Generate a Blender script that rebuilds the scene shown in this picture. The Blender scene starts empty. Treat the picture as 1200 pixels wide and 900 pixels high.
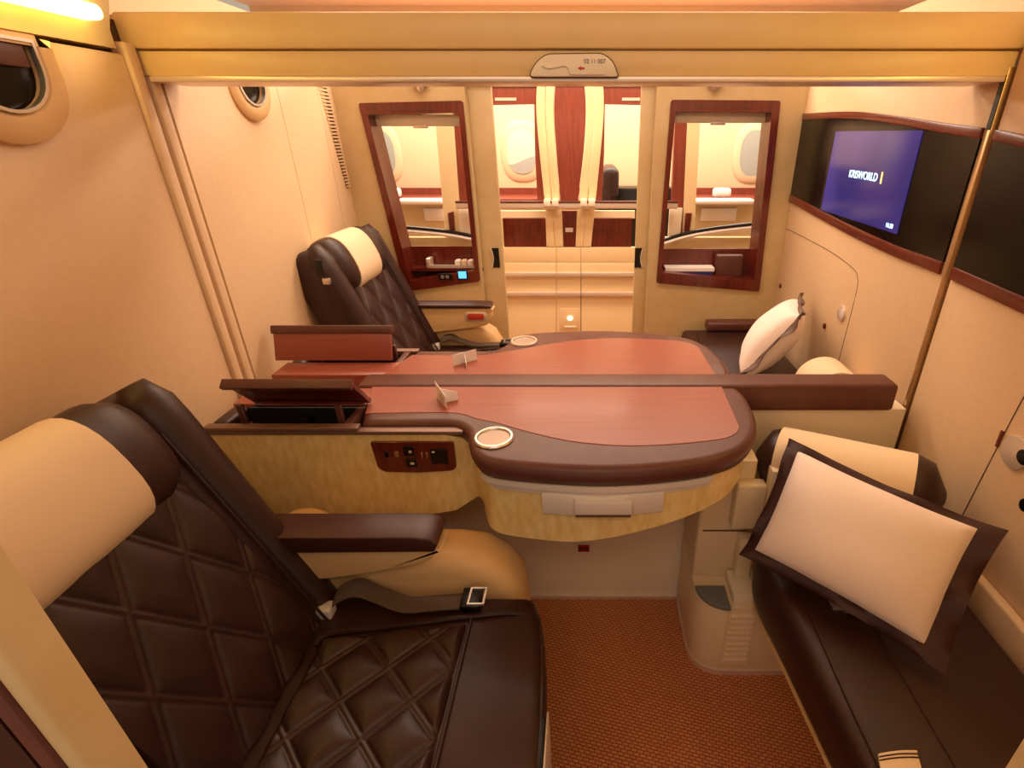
import bpy, bmesh, math, random
from mathutils import Vector, Matrix
random.seed(7)
sc = bpy.context.scene
COL = sc.collection

# ------------------------------------------------------------------ camera
H, PITCH, F, CX, CY = 1.394, math.radians(26.0), 600.0, 690.0, 450.0
cam = bpy.data.objects.new('camera', bpy.data.cameras.new('camera'))
COL.objects.link(cam)
cam.location = (0, 0, H)
cam.rotation_euler = (math.pi/2 - PITCH, 0, 0)
cam.data.sensor_width = 36.0
cam.data.lens = F/1200*36
cam.data.shift_x = -(CX-600)/1200
cam.data.clip_start = 0.02
sc.camera = cam

# ------------------------------------------------------------------ world, lights, exposure
wd = bpy.data.worlds.new('cabin_air'); sc.world = wd; wd.use_nodes = True
wd.node_tree.nodes['Background'].inputs[0].default_value = (1.0, 0.77, 0.56, 1)
wd.node_tree.nodes['Background'].inputs[1].default_value = 0.55
sc.view_settings.view_transform = 'Standard'
sc.view_settings.look = 'None'
sc.view_settings.gamma = 1.0
sc.view_settings.use_curve_mapping = False
sc.view_settings.exposure = -0.10
WARM = (1.0, 0.80, 0.60)

def area(name, loc, rot, sx, sy, power, col=WARM):
    l = bpy.data.lights.new(name, 'AREA'); l.shape = 'RECTANGLE'
    l.size, l.size_y, l.energy, l.color = sx, sy, power, col
    o = bpy.data.objects.new(name, l); COL.objects.link(o)
    o.location = loc; o.rotation_euler = rot
    return o
area('aisle_ceiling_lamp', (-0.05, 2.50, 2.08), (0, 0, 0), 2.2, 0.35, 34)
area('suite_ceiling_lamp', (-0.05, 1.75, 2.08), (0, 0, 0), 1.6, 0.30, 13)
area('near_aisle_fill', (0.0, -0.35, 2.08), (math.radians(52), 0, 0), 2.2, 0.35, 13)  # added fill, tilted forward to brighten upright faces towards the camera
area('window_suite_ceiling_lamp', (-0.05, 3.55, 2.02), (0, 0, 0), 3.2, 0.5, 88, (1.0, 0.87, 0.72))

# ------------------------------------------------------------------ picture to place
CP, SP = math.cos(PITCH), math.sin(PITCH)
def ray(x, y):
    a, b = (x-CX)/F, (CY-y)/F
    return (a, CP+b*SP, -SP+b*CP)
def PY(x, y, Y):
    d = ray(x, y); t = Y/d[1]; return Vector((d[0]*t, Y, H+d[2]*t))
def PZ(x, y, Z):
    d = ray(x, y); t = (Z-H)/d[2]; return Vector((d[0]*t, d[1]*t, Z))
def PX(x, y, X):
    d = ray(x, y); t = X/d[0]; return Vector((X, d[1]*t, H+d[2]*t))
def YY(pts, Y): return [(PY(x, y, Y).x, PY(x, y, Y).z) for x, y in pts]      # -> (X, Z)
def XX(pts, X): return [(PX(x, y, X).y, PX(x, y, X).z) for x, y in pts]      # -> (Y, Z)
def ZZ(pts, Z): return [(PZ(x, y, Z).x, PZ(x, y, Z).y) for x, y in pts]      # -> (X, Y)

# ------------------------------------------------------------------ materials
MATS = {}
def mat(name, col, rough=0.5, metal=0.0, col2=None, scale=20.0, stretch=(1,1,1), bump=0.0, bscale=None,
        emit=None, estr=0.0, alpha=1.0, trans=0.0, coat=0.0, detail=4.0, sheen=0.0, spec=0.5, ramp=(0.35, 0.65), bstretch=None):
    if name in MATS: return MATS[name]
    m = bpy.data.materials.new(name); m.use_nodes = True
    nt = m.node_tree; b = nt.nodes['Principled BSDF']
    def lin(c): return tuple((v/12.92 if v <= .04045 else ((v+.055)/1.055)**2.4) for v in c)+(1,)
    b.inputs['Base Color'].default_value = lin(col)
    b.inputs['Roughness'].default_value = rough
    b.inputs['Metallic'].default_value = metal
    b.inputs['Coat Weight'].default_value = coat
    b.inputs['Coat Roughness'].default_value = 0.12
    b.inputs['Sheen Weight'].default_value = sheen
    b.inputs['Specular IOR Level'].default_value = spec
    b.inputs['Transmission Weight'].default_value = trans
    b.inputs['Alpha'].default_value = alpha
    if emit:
        b.inputs['Emission Color'].default_value = lin(emit); b.inputs['Emission Strength'].default_value = estr
    tc = nt.nodes.new('ShaderNodeTexCoord')
    def noise(sc_, st, det):
        mp = nt.nodes.new('ShaderNodeMapping'); mp.inputs['Scale'].default_value = st
        nt.links.new(tc.outputs['Object'], mp.inputs['Vector'])
        n = nt.nodes.new('ShaderNodeTexNoise'); n.inputs['Scale'].default_value = sc_; n.inputs['Detail'].default_value = det
        nt.links.new(mp.outputs['Vector'], n.inputs['Vector']); return n
    if col2 is not None:
        n = noise(scale, stretch, detail)
        r = nt.nodes.new('ShaderNodeValToRGB')
        r.color_ramp.elements[0].position = ramp[0]; r.color_ramp.elements[1].position = ramp[1]
        r.color_ramp.elements[0].color = lin(col); r.color_ramp.elements[1].color = lin(col2)
        nt.links.new(n.outputs['Fac'], r.inputs['Fac']); nt.links.new(r.outputs['Color'], b.inputs['Base Color'])
    if bump > 0:
        n = noise(bscale or scale, bstretch or stretch, 3.0)
        bp = nt.nodes.new('ShaderNodeBump'); bp.inputs['Strength'].default_value = bump; bp.inputs['Distance'].default_value = 0.004
        nt.links.new(n.outputs['Fac'], bp.inputs['Height']); nt.links.new(bp.outputs['Normal'], b.inputs['Normal'])
    MATS[name] = m; return m

M_wall = mat('cream_wall', (.87,.735,.58), .62, col2=(.88,.75,.595), scale=80, stretch=(1,1,1), bump=.04, bscale=500)
M_panel = mat('cream_panel', (.88,.77,.60), .5, col2=(.90,.79,.63), scale=30)
M_gold = mat('champagne_lacquer', (.81,.70,.51), .42, col2=(.83,.73,.55), scale=18)
M_beam = mat('beam_lacquer', (.90,.76,.52), .38, col2=(.91,.78,.54), scale=12)
M_plas = mat('cream_plastic', (.94,.85,.70), .45, bump=.02, bscale=600)
M_white = mat('warm_white', (.96,.90,.80), .45)
M_burl = mat('burl_maple', (.90,.76,.48), .34, col2=(.97,.87,.63), scale=70, stretch=(1,1,.35), detail=9, coat=.15, ramp=(.3,.72))
M_wood = mat('mahogany_table', (.56,.275,.205), .36, col2=(.63,.34,.265), scale=9, stretch=(.6,12,12), detail=8, coat=.15, ramp=(.15,.85))
M_dwood = mat('mahogany_trim', (.34,.10,.06), .28, col2=(.44,.15,.09), scale=14, stretch=(6,6,.7), detail=6, coat=.3)
M_rwood = mat('cherry_door_panel', (.48,.21,.145), .38, col2=(.55,.25,.18), scale=12, stretch=(8,8,.6), detail=5)
M_leath = mat('brown_leather', (.185,.080,.060), .44, col2=(.21,.094,.072), scale=25, bump=.10, bscale=420)
M_pad = mat('brown_padding', (.36,.20,.17), .42, col2=(.39,.225,.19), scale=20, bump=.10, bscale=500)
M_cream = mat('cream_leather', (.90,.74,.52), .5, bump=.05, bscale=450)
M_cover = mat('headrest_cloth', (.93,.82,.68), .75, bump=.08, bscale=700)
M_pill = mat('pillow_cotton', (.97,.89,.86), .85, bump=.06, bscale=600, sheen=.2)
M_brnf = mat('brown_satin', (.23,.10,.095), .55, bump=.05, bscale=600)
M_grpf = mat('grey_brown_satin', (.40,.30,.25), .5)
M_silver = mat('brushed_silver', (.92,.88,.85), .36, metal=.2)
M_chrome = mat('polished_chrome', (.88,.84,.80), .34, metal=.9)
M_bronze = mat('bronze_strip', (.52,.39,.33), .4, metal=.3)
M_arm = mat('armrest_leather', (.27,.135,.11), .42, bump=.08, bscale=450)
M_dish = mat('dish_steel', (.66,.58,.52), .45, metal=.6)
M_rail = mat('pale_metal', (.93,.86,.80), .35, metal=.5)
M_goldm = mat('gold_metal', (.76,.63,.45), .3, metal=.8)
M_black = mat('black_plastic', (.03,.028,.028), .35)
M_dark = mat('dark_bin_lining', (.10,.085,.075), .6)
M_glassb = mat('black_glass', (.030,.022,.020), .18, spec=.3)
M_seam = mat('shadow_seam', (.36,.26,.18), .8)
M_grey = mat('grey_lid', (.45,.47,.46), .5)
M_shade = mat('window_shade_grey', (.62,.62,.58), .6)
M_paper = mat('white_card', (.98,.95,.94), .8)
M_red = mat('red_ink', (.72,.12,.10), .5)
M_blue = mat('blue_ink', (.16,.22,.48), .5)
M_orange = mat('orange_ink', (.85,.35,.15), .5)
M_ink = mat('grey_ink', (.42,.36,.33), .6)
M_belt = mat('belt_webbing', (.36,.29,.25), .55, bump=.3, bscale=900)
M_ceil = mat('ceiling_paint', (.95,.82,.72), .7)
M_lamp = mat('lamp_diffuser', (1,.93,.75), .4, emit=(1.0,.85,.42), estr=10.0)
M_led = mat('marker_lamp', (1,1,.92), .4, emit=(1,1,.9), estr=6.0)
M_lcd = mat('small_lcd', (.2,.5,.9), .3, emit=(.35,.68,1.0), estr=2.0)
M_txt = mat('screen_lettering', (.8,.95,1), .4, emit=(.72,.93,1.0), estr=2.4)
M_txty = mat('screen_mark_gold', (1,.8,.4), .4, emit=(1.0,.80,.45), estr=1.6)
M_keypad = mat('keypad_red', (.78,.25,.16), .35)  # plain red colour of the armrest keypad
# clear glass
def glass():
    m = bpy.data.materials.new('clear_pane'); m.use_nodes = True; nt = m.node_tree
    b = nt.nodes['Principled BSDF']; b.inputs['Base Color'].default_value = (.02,.02,.02,1)
    b.inputs['Roughness'].default_value = .03; b.inputs['Alpha'].default_value = .07
    return m
M_glass = glass()
# screen: soft blue gradient from the display itself
def screen():
    m = bpy.data.materials.new('display_blue'); m.use_nodes = True; nt = m.node_tree
    b = nt.nodes['Principled BSDF']; b.inputs['Roughness'].default_value = .12
    b.inputs['Base Color'].default_value = (.01,.01,.02,1)
    tc = nt.nodes.new('ShaderNodeTexCoord'); n = nt.nodes.new('ShaderNodeTexNoise')
    n.inputs['Scale'].default_value = 3.0; n.inputs['Detail'].default_value = 1.0
    r = nt.nodes.new('ShaderNodeValToRGB')
    r.color_ramp.elements[0].position = .35; r.color_ramp.elements[0].color = (.030,.022,.16,1)
    r.color_ramp.elements[1].position = .72; r.color_ramp.elements[1].color = (.10,.06,.30,1)
    nt.links.new(tc.outputs['Object'], n.inputs['Vector']); nt.links.new(n.outputs['Fac'], r.inputs['Fac'])
    nt.links.new(r.outputs['Color'], b.inputs['Emission Color']); b.inputs['Emission Strength'].default_value = 1.0
    return m
M_screen = screen()
# carpet: woven rust loops
def carpet():
    m = bpy.data.materials.new('rust_carpet'); m.use_nodes = True; nt = m.node_tree
    b = nt.nodes['Principled BSDF']; b.inputs['Roughness'].default_value = .95; b.inputs['Specular IOR Level'].default_value = .1
    tc = nt.nodes.new('ShaderNodeTexCoord')
    mp = nt.nodes.new('ShaderNodeMapping'); mp.inputs['Rotation'].default_value = (0,0,math.radians(14))
    nt.links.new(tc.outputs['Object'], mp.inputs['Vector'])
    br = nt.nodes.new('ShaderNodeTexBrick'); br.inputs['Scale'].default_value = 1.0
    br.inputs['Brick Width'].default_value = .016; br.inputs['Row Height'].default_value = .0085
    br.inputs['Mortar Size'].default_value = .0024; br.inputs['Mortar Smooth'].default_value = .8
    br.inputs['Color1'].default_value = (.66,.26,.11,1); br.inputs['Color2'].default_value = (.74,.31,.14,1)
    br.inputs['Mortar'].default_value = (.40,.125,.048,1)
    nt.links.new(mp.outputs['Vector'], br.inputs['Vector'])
    nt.links.new(br.outputs['Color'], b.inputs['Base Color'])
    bp = nt.nodes.new('ShaderNodeBump'); bp.inputs['Strength'].default_value = .6; bp.inputs['Distance'].default_value = .003; bp.invert = True
    nt.links.new(br.outputs['Fac'], bp.inputs['Height']); nt.links.new(bp.outputs['Normal'], b.inputs['Normal'])
    return m
M_carpet = carpet()

# ------------------------------------------------------------------ mesh helpers
class MB:
    """collects geometry for ONE mesh object"""
    def __init__(s): s.bm = bmesh.new()
    def face(s, pts):
        try: return s.bm.faces.new([s.bm.verts.new(p) for p in pts])
        except ValueError: return None
    def box(s, x0, x1, y0, y1, z0, z1, bev=0.0, seg=2):
        b = bmesh.new(); bmesh.ops.create_cube(b, size=1)
        for v in b.verts:
            v.co = Vector(((x0+x1)/2+v.co.x*(x1-x0), (y0+y1)/2+v.co.y*(y1-y0), (z0+z1)/2+v.co.z*(z1-z0)))
        if bev: bmesh.ops.bevel(b, geom=b.edges[:], offset=bev, segments=seg, affect='EDGES', profile=.5)
        s.merge(b); return s
    def merge(s, b, M=None):
        me = bpy.data.meshes.new('t'); b.to_mesh(me); b.free()
        if M is not None: me.transform(M)
        s.bm.from_mesh(me); bpy.data.meshes.remove(me)
    def prism(s, pts, axis, a0, a1, bev=0.0, seg=2):
        """pts 2D polygon; axis 'y' -> (x,z), 'x' -> (y,z), 'z' -> (x,y); extruded a0..a1"""
        def m3(p, a):
            return {'y': (p[0], a, p[1]), 'x': (a, p[0], p[1]), 'z': (p[0], p[1], a)}[axis]
        b = bmesh.new()
        v0 = [b.verts.new(m3(p, a0)) for p in pts]; v1 = [b.verts.new(m3(p, a1)) for p in pts]
        n = len(pts)
        f0 = b.faces.new(v0); f1 = b.faces.new(v1[::-1])
        for i in range(n): b.faces.new((v0[i], v0[(i+1) % n], v1[(i+1) % n], v1[i]))
        bmesh.ops.recalc_face_normals(b, faces=b.faces[:])
        if bev:
            es = list(set(list(f0.edges)+list(f1.edges)))
            bmesh.ops.bevel(b, geom=es, offset=bev, segments=seg, affect='EDGES', profile=.5)
        s.merge(b); return s
    def ring(s, outer, inner, axis, a0, a1):
        def m3(p, a):
            return {'y': (p[0], a, p[1]), 'x': (a, p[0], p[1]), 'z': (p[0], p[1], a)}[axis]
        b = bmesh.new(); n = len(outer)
        L = [[b.verts.new(m3(p, a)) for p in P] for P, a in ((outer, a0), (inner, a0), (inner, a1), (outer, a1))]
        for k in range(4):
            A, B = L[k], L[(k+1) % 4]
            for i in range(n): b.faces.new((A[i], A[(i+1) % n], B[(i+1) % n], B[i]))
        bmesh.ops.recalc_face_normals(b, faces=b.faces[:]); s.merge(b); return s
    def loft(s, loops, cap0=True, cap1=True, closed=True):
        b = bmesh.new(); L = [[b.verts.new(p) for p in lp] for lp in loops]; n = len(L[0])
        for A, B in zip(L, L[1:]):
            for i in range(n if closed else n-1): b.faces.new((A[i], A[(i+1) % n], B[(i+1) % n], B[i]))
        if cap0: b.faces.new(L[0])
        if cap1: b.faces.new(L[-1][::-1])
        bmesh.ops.recalc_face_normals(b, faces=b.faces[:]); s.merge(b); return s
    def tube(s, path, r, n=10, caps=True):
        path = [Vector(p) for p in path]; loops = []
        up = Vector((0,0,1))
        for i, p in enumerate(path):
            t = (path[min(i+1, len(path)-1)]-path[max(i-1, 0)]).normalized()
            a = t.cross(up); 
            if a.length < 1e-4: a = t.cross(Vector((0,1,0)))
            a.normalize(); c = a.cross(t)
            rr = r[i] if isinstance(r, (list, tuple)) else r
            loops.append([p+a*math.cos(2*math.pi*k/n)*rr+c*math.sin(2*math.pi*k/n)*rr for k in range(n)])
        s.loft(loops, caps, caps); return s
    def lathe(s, prof, M, n=24):
        """profile [(r, h)] around local z, placed by matrix M"""
        b = bmesh.new(); L = []
        for r, h in prof: L.append([b.verts.new((r*math.cos(2*math.pi*k/n), r*math.sin(2*math.pi*k/n), h)) for k in range(n)])
        for A, B in zip(L, L[1:]):
            for i in range(n): b.faces.new((A[i], A[(i+1) % n], B[(i+1) % n], B[i]))
        b.faces.new(L[0]); b.faces.new(L[-1][::-1])
        bmesh.ops.recalc_face_normals(b, faces=b.faces[:]); s.merge(b, M); return s
    def grid(s, fn, nu, nv, close=None):
        """fn(u,v)->point; open sheet; close=(vector) adds a back sheet offset by that vector"""
        b = bmesh.new()
        G = [[b.verts.new(fn(i/nu, j/nv)) for j in range(nv+1)] for i in range(nu+1)]
        for i in range(nu):
            for j in range(nv): b.faces.new((G[i][j], G[i+1][j], G[i+1][j+1], G[i][j+1]))
        if close is not None:
            border = [G[i][0] for i in range(nu+1)]+[G[nu][j] for j in range(1, nv+1)]+[G[i][nv] for i in range(nu-1, -1, -1)]+[G[0][j] for j in range(nv-1, 0, -1)]
            c = Vector(close); W = [b.verts.new(v.co+c) for v in border]; n = len(border)
            for i in range(n): b.faces.new((border[i], border[(i+1) % n], W[(i+1) % n], W[i]))
            b.faces.new(W)
        bmesh.ops.recalc_face_normals(b, faces=b.faces[:]); s.merge(b); return s
    def build(s, name, m, parent=None, smooth=True, angle=38):
        me = bpy.data.meshes.new(name); s.bm.to_mesh(me); s.bm.free()
        me.materials.append(m)
        if smooth:
            for p in me.polygons: p.use_smooth = True
            me.set_sharp_from_angle(angle=math.radians(angle))
        o = bpy.data.objects.new(name, me); COL.objects.link(o)
        if parent is not None: attach(o, parent)
        return o

WORLD_LOC = {}
def wloc(o):
    v = Vector(o.location)
    p = o.parent
    while p is not None: v += Vector(p.location); p = p.parent
    return v
def attach(o, parent):
    """o's mesh is in world coordinates; keep it there under parent"""
    pl = wloc(parent)
    o.parent = parent
    if o.type == 'MESH' and o.location.length == 0:
        o.location = -pl
def origin(o, loc):
    loc = Vector(loc); o.data.transform(Matrix.Translation(-loc)); o.location = loc; return o
def centre(o):
    """move a top-level mesh's origin to the centre of its base"""
    vs = [v.co for v in o.data.vertices]
    x = [v.x for v in vs]; y = [v.y for v in vs]; z = [v.z for v in vs]
    return origin(o, ((min(x)+max(x))/2, (min(y)+max(y))/2, min(z)))
def empty(name, loc=(0,0,0)):
    o = bpy.data.objects.new(name, None); COL.objects.link(o); o.location = loc; o.empty_display_size = .05; return o
def tag(o, label, cat, group=None):
    o['label'] = label; o['category'] = cat
    if group: o['group'] = group
    return o
def struct(o, label=None, cat=None):
    o['kind'] = 'structure'
    if label: o['label'] = label
    if cat: o['category'] = cat
    return o
def rpoly(pts, r, n=4):
    """round the corners of a 2D polygon (n+1 points per corner); r number or list"""
    out = []; N = len(pts)
    for i in range(N):
        p = Vector(pts[i]); a = Vector(pts[i-1]); b = Vector(pts[(i+1) % N])
        rr = r[i] if isinstance(r, (list, tuple)) else r
        da, db = (a-p), (b-p)
        k = min(rr, da.length*.49, db.length*.49)
        s_, e_ = p+da.normalized()*k, p+db.normalized()*k
        for j in range(n+1):
            t = j/n; q = (1-t)**2*s_+2*t*(1-t)*p+t*t*e_; out.append((q.x, q.y))
    return out
def rect(x0, x1, y0, y1): return [(x0, y0), (x1, y0), (x1, y1), (x0, y1)]
def offs(pts, d):
    """inset a 2D closed outline by d"""
    n = len(pts); A = sum(pts[i][0]*pts[(i+1) % n][1]-pts[(i+1) % n][0]*pts[i][1] for i in range(n)); sg = 1 if A > 0 else -1
    out = []
    for i in range(n):
        a, p, b = Vector(pts[i-1]), Vector(pts[i]), Vector(pts[(i+1) % n])
        e1, e2 = (p-a), (b-p)
        if e1.length < 1e-7: e1 = e2
        if e2.length < 1e-7: e2 = e1
        n1 = Vector((-e1.y, e1.x)).normalized()*sg; n2 = Vector((-e2.y, e2.x)).normalized()*sg
        m = n1+n2
        if m.length < 1e-4: m = n1
        m.normalize(); k = d/max(.5, m.dot(n1))
        out.append((p.x+m.x*k, p.y+m.y*k))
    return out
def spline(pts, n=6, closed=False):
    P = [Vector(p) for p in pts]; N = len(P); out = []
    rng = range(N) if closed else range(N-1)
    for i in rng:
        g = (lambda k: P[k % N]) if closed else (lambda k: P[max(0, min(N-1, k))])
        p0, p1, p2, p3 = g(i-1), g(i), g(i+1), g(i+2)
        for j in range(n):
            t = j/n
            out.append(tuple(.5*((2*p1)+(-p0+p2)*t+(2*p0-5*p1+4*p2-p3)*t*t+(-p0+3*p1-3*p2+p3)*t**3)))
    if not closed: out.append(tuple(P[-1]))
    return out
def text(name, body, size, loc, M3, m, parent, depth=.0004):
    cu = bpy.data.curves.new(name, 'FONT'); cu.body = body; cu.size = size; cu.align_x = 'CENTER'; cu.align_y = 'CENTER'; cu.extrude = depth
    t = bpy.data.objects.new(name, cu); COL.objects.link(t)
    bpy.context.view_layer.update()
    me = bpy.data.meshes.new_from_object(t.evaluated_get(bpy.context.evaluated_depsgraph_get()))
    bpy.data.objects.remove(t)
    me.transform(Matrix.Translation(loc) @ M3.to_4x4()); me.materials.clear(); me.materials.append(m); me.name = name
    o = bpy.data.objects.new(name, me); COL.objects.link(o); attach(o, parent); return o

# ------------------------------------------------------------------ the places
XL, XR, YM, YF, YN = -0.93, 0.88, 1.25, 2.36, 0.235
XLF = -1.03                       # left wall at the far end
ZT = 0.793                        # table height
YO, YW = 2.98, 4.05               # opposite aisle partition, aircraft side wall
CEIL = 2.14

# ================================================================== SETTING
f = MB().box(-2.2, 2.2, -1.3, 4.3, -.05, 0).build('floor', M_carpet); struct(f)
c = MB().box(-2.2, 2.2, -1.3, 4.3, CEIL, CEIL+.05).build('ceiling', M_ceil); struct(c)

# left wall: backing + upholstered panels
wl = MB().box(-1.16, -1.10, YN-.02, YF+.12, 0, 1.75).build('wall_left', M_wall); struct(wl)
def wl_x(Y): return XL if Y <= YM else XL+(XLF-XL)*(Y-YM)/(YF-YM)
def leftpanel(y0, y1, z0, z1, name='wall_panel', push=0):
    p = [(wl_x(y0)+push, y0), (wl_x(y1)+push, y1), (-1.10, y1), (-1.10, y0)]
    return MB().prism(p, 'z', z0, z1, .004).build(name, M_wall, wl)
leftpanel(YN, 1.205, 0, 1.538)
leftpanel(1.300, 1.86, 0, 1.62)
leftpanel(1.863, 2.20, 0, 1.62)
leftpanel(2.203, YF, 0, 1.62)
# the twin ridges of the divider track
for y in (1.222, 1.262):
    MB().box(XL-.04, XL+.010, y-.014, y+.014, 0, 1.56, .006).build('divider_track', M_wall, wl)
MB().box(-1.10, XL-.02, 1.205, 1.300, 0, 1.6).build('track_recess', M_seam, wl)
# cove above the near panel
MB().prism([(XL-.17, 1.545), (XL+.004, 1.545), (XL+.004, 1.575), (XL+.05, 1.70), (XL-.17, 1.70)], 'y', YN, 1.19).build('light_cove', M_gold, wl)
# side vent by the far corner
vg = empty('side_vent', (wl_x(2.25), 2.25, 1.36))
tag(vg, 'narrow slatted air vent high on cream wall behind the far seat', 'vent')
vq = [(2.215, 1.565), (2.30, 1.565), (2.335, 1.19), (2.31, 1.19)]
MB().prism(vq, 'x', -1.040, -1.022).build('vent_backing', M_seam, vg)
for k in range(30):
    t = (k+.5)/30; z = 1.19+.375*t; a = 2.31+(2.215-2.31)*t; b = 2.335+(2.30-2.335)*t
    MB().box(-1.024, -1.016, a, b, z-.0035, z+.0035).build('vent_slat', M_wall, vg)

# right wall
wr = MB().box(1.0, 1.06, YN-.02, YF+.12, 0, 1.75).build('wall_right', M_wall); struct(wr)
def rightpanel(y0, y1, z0, z1, x=XR, m=M_wall): return MB().box(x, 1.0, y0, y1, z0, z1, .003).build('wall_panel', m, wr)
rightpanel(YN, 1.232, 0, 1.70); rightpanel(1.262, YF, 0, 1.62)
# gold divider rod on the right wall
MB().box(XR-.007, XR+.03, 1.242, 1.253, .0, 1.52, .002).build('divider_track', M_goldm, wr)
MB().box(XR-.010, XR-.0075, 1.240, 1.255, PX(1158, 152, XR).z, 1.50, .001, 1).build('track_cover', M_black, wr)

# middle partition (low) with padded cap
wm = MB().box(XL+.0, XR-.012, YM-.022, YM+.03, 0, ZT-.075).build('wall_middle', M_white); struct(wm)
cap_l, cap_r = -.86, PY(1056, 450, YM-.04).x
cp = MB().prism(rpoly(rect(YM-.040, YM+.040, ZT-.072, ZT+.006), .012, 3), 'x', PY(425, 450, YM).x, cap_r, .01).build('padded_cap', M_pad, wm)
MB().box(-.2, XR-.02, YM-.030, YM-.022, .0, .012).build('skirting', M_rail, wm)

# overhead beam
YB = 1.235
bz = lambda y: PY(700, y, YB).z
tb = MB().box(-.95, .895, YB, YB+.13, bz(57), bz(13), .006).build('trim_1', M_beam); struct(tb)
MB().box(-.94, .885, YB+.008, YB+.125, bz(89), bz(58.5), .004).build('lower_fascia', M_beam, tb)
MB().box(-.915, .868, YB+.002, YB+.12, bz(96), bz(89), .002).build('divider_channel', M_rail, tb)
# latch plate on the beam
lp = [(620, 90), (628, 74), (640, 64), (706, 63), (718, 72), (724, 89), (722, 90)]
lpw = rpoly(YY(lp, YB-.005), .010, 3)
MB().prism(lpw, 'y', YB-.010, YB+.009, .002).build('latch_plate', M_white, tb)
MB().ring(offs(lpw, -.0022), offs(lpw, .0), 'y', YB-.004, YB+.009).build('latch_plate_rim', M_seam, tb)
sw = spline([PY(x, y, YB-.012) for x, y in ((635, 77), (642, 80), (652, 79), (660, 77), (665, 79), (668, 85), (671, 87), (710, 87))], 5)
MB().tube(sw, .0016, 6).build('latch_lever', M_silver, tb)
FR = Matrix.Rotation(math.radians(90), 3, 'X')             # lettering facing -Y
text('plate_lettering', '02 11 007', .011, PY(697, 72, YB-.0105), FR, M_ink, tb)
MB().prism(YY([(677, 80), (681, 77.5), (681, 79), (685, 79), (685, 81), (681, 81), (681, 82.5)], YB-.011), 'y', YB-.0115, YB-.009).build('red_arrow', M_red, tb)

# ------------------------------------------------------------------ far wall: two fixed panels with windows, two sliding leaves
wb = empty('wall_back', (-.1, YF, 0)); struct(wb)
ZTOP = 1.60
GOLDY = (YF, YF+.05)
LO = YY([(421, 121), (543, 118), (563, 329), (476, 341)], YF)       # left frame outline (x,z): TL TR BR BL
RO = YY([(786, 117), (914, 118), (889, 341), (769, 331)], YF)
def fixed(outline, x0, x1, name):
    o = [(x0, ZTOP), (x1, ZTOP), (x1, 0), (x0, 0)]
    return MB().ring(rpoly(o, .002, 4), rpoly(outline, .012, 4), 'y', *GOLDY).build(name, M_gold, wb)
xl1 = PY(553, 200, YF).x; xr0 = PY(765, 200, YF).x
fixed(LO, -1.06, xl1, 'fixed_panel'); fixed(RO, xr0, 1.0, 'fixed_panel')
# header over everything
MB().box(-1.06, 1.0, YF, YF+.06, ZTOP+.003, 1.66, .004).build('header', M_gold, wb)

def niche_window(name, outline, shelf_z, inner_side):
    w = empty(name, (sum(p[0] for p in outline)/4, YF, min(p[1] for p in outline))); struct(w)
    # inner aperture
    TL, TR, BR, BL = [Vector(p) for p in outline]
    m = .030
    inn = [(TL.x+m, TL.y-.042), (TR.x-m*.7, TR.y-.042), (BR.x-m*.7, BR.y+.05), (BL.x+m, BL.y+.05)] if inner_side == 'R' else \
          [(TL.x+m*.7, TL.y-.042), (TR.x-m, TR.y-.042), (BR.x-m, BR.y+.05), (BL.x+m*.7, BL.y+.05)]
    yb = YF+.115
    MB().ring(rpoly(outline, .012, 4), rpoly(inn, .006, 4), 'y', YF-.012, YF+.02).build('window_frame', M_dwood, w)
    MB().ring(rpoly(offs(inn, -.008), .006, 4), rpoly(inn, .006, 4), 'y', YF+.02, yb).build('reveal', M_dwood, w)
    # slot on the head of the frame
    mx = (TL.x+TR.x)/2
    for k in range(9): MB().box(mx-.13+k*.026, mx-.108+k*.026, YF-.014, YF-.011, TL.y-.024, TL.y-.018).build('vent_slot', M_pad, w)
    # lower back of the niche and its shelf
    il, ir = inn[3][0]-.03, inn[2][0]+.03
    MB().prism([(il-.02, shelf_z), (ir+.02, shelf_z), (inn[2][0]+.01, inn[2][1]-.01), (inn[3][0]-.01, inn[3][1]-.01)], 'y', yb-.012, yb).build('niche_back', M_dwood, w)
    MB().box(il, ir, YF+.03, yb+.002, inn[2][1]-.012, inn[2][1]).build('shelf', M_dwood, w)
    # pane and roller blind
    MB().prism([(inn[0][0], inn[0][1]), (inn[1][0], inn[1][1]), (ir+.02, shelf_z), (il-.02, shelf_z)], 'y', yb-.006, yb-.003).build('pane', M_glass, w)
    bx0, bx1 = inn[0][0]-.004, inn[1][0]+.004
    MB().box(bx0, bx1, yb-.05, yb-.02, inn[0][1]-.040, inn[0][1]+.004, .004).build('roller_blind', M_white, w)
    MB().box((bx0+bx1)/2-.03, (bx0+bx1)/2+.03, yb-.054, yb-.03, inn[0][1]-.048, inn[0][1]-.034, .003).build('blind_tab', M_rail, w)
    return w, inn
w1, in1 = niche_window('window_1', LO, PY(520, 288, YF+.115).z, 'R')
w2, in2 = niche_window('window_2', RO, PY(820, 291, YF+.115).z, 'L')
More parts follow.
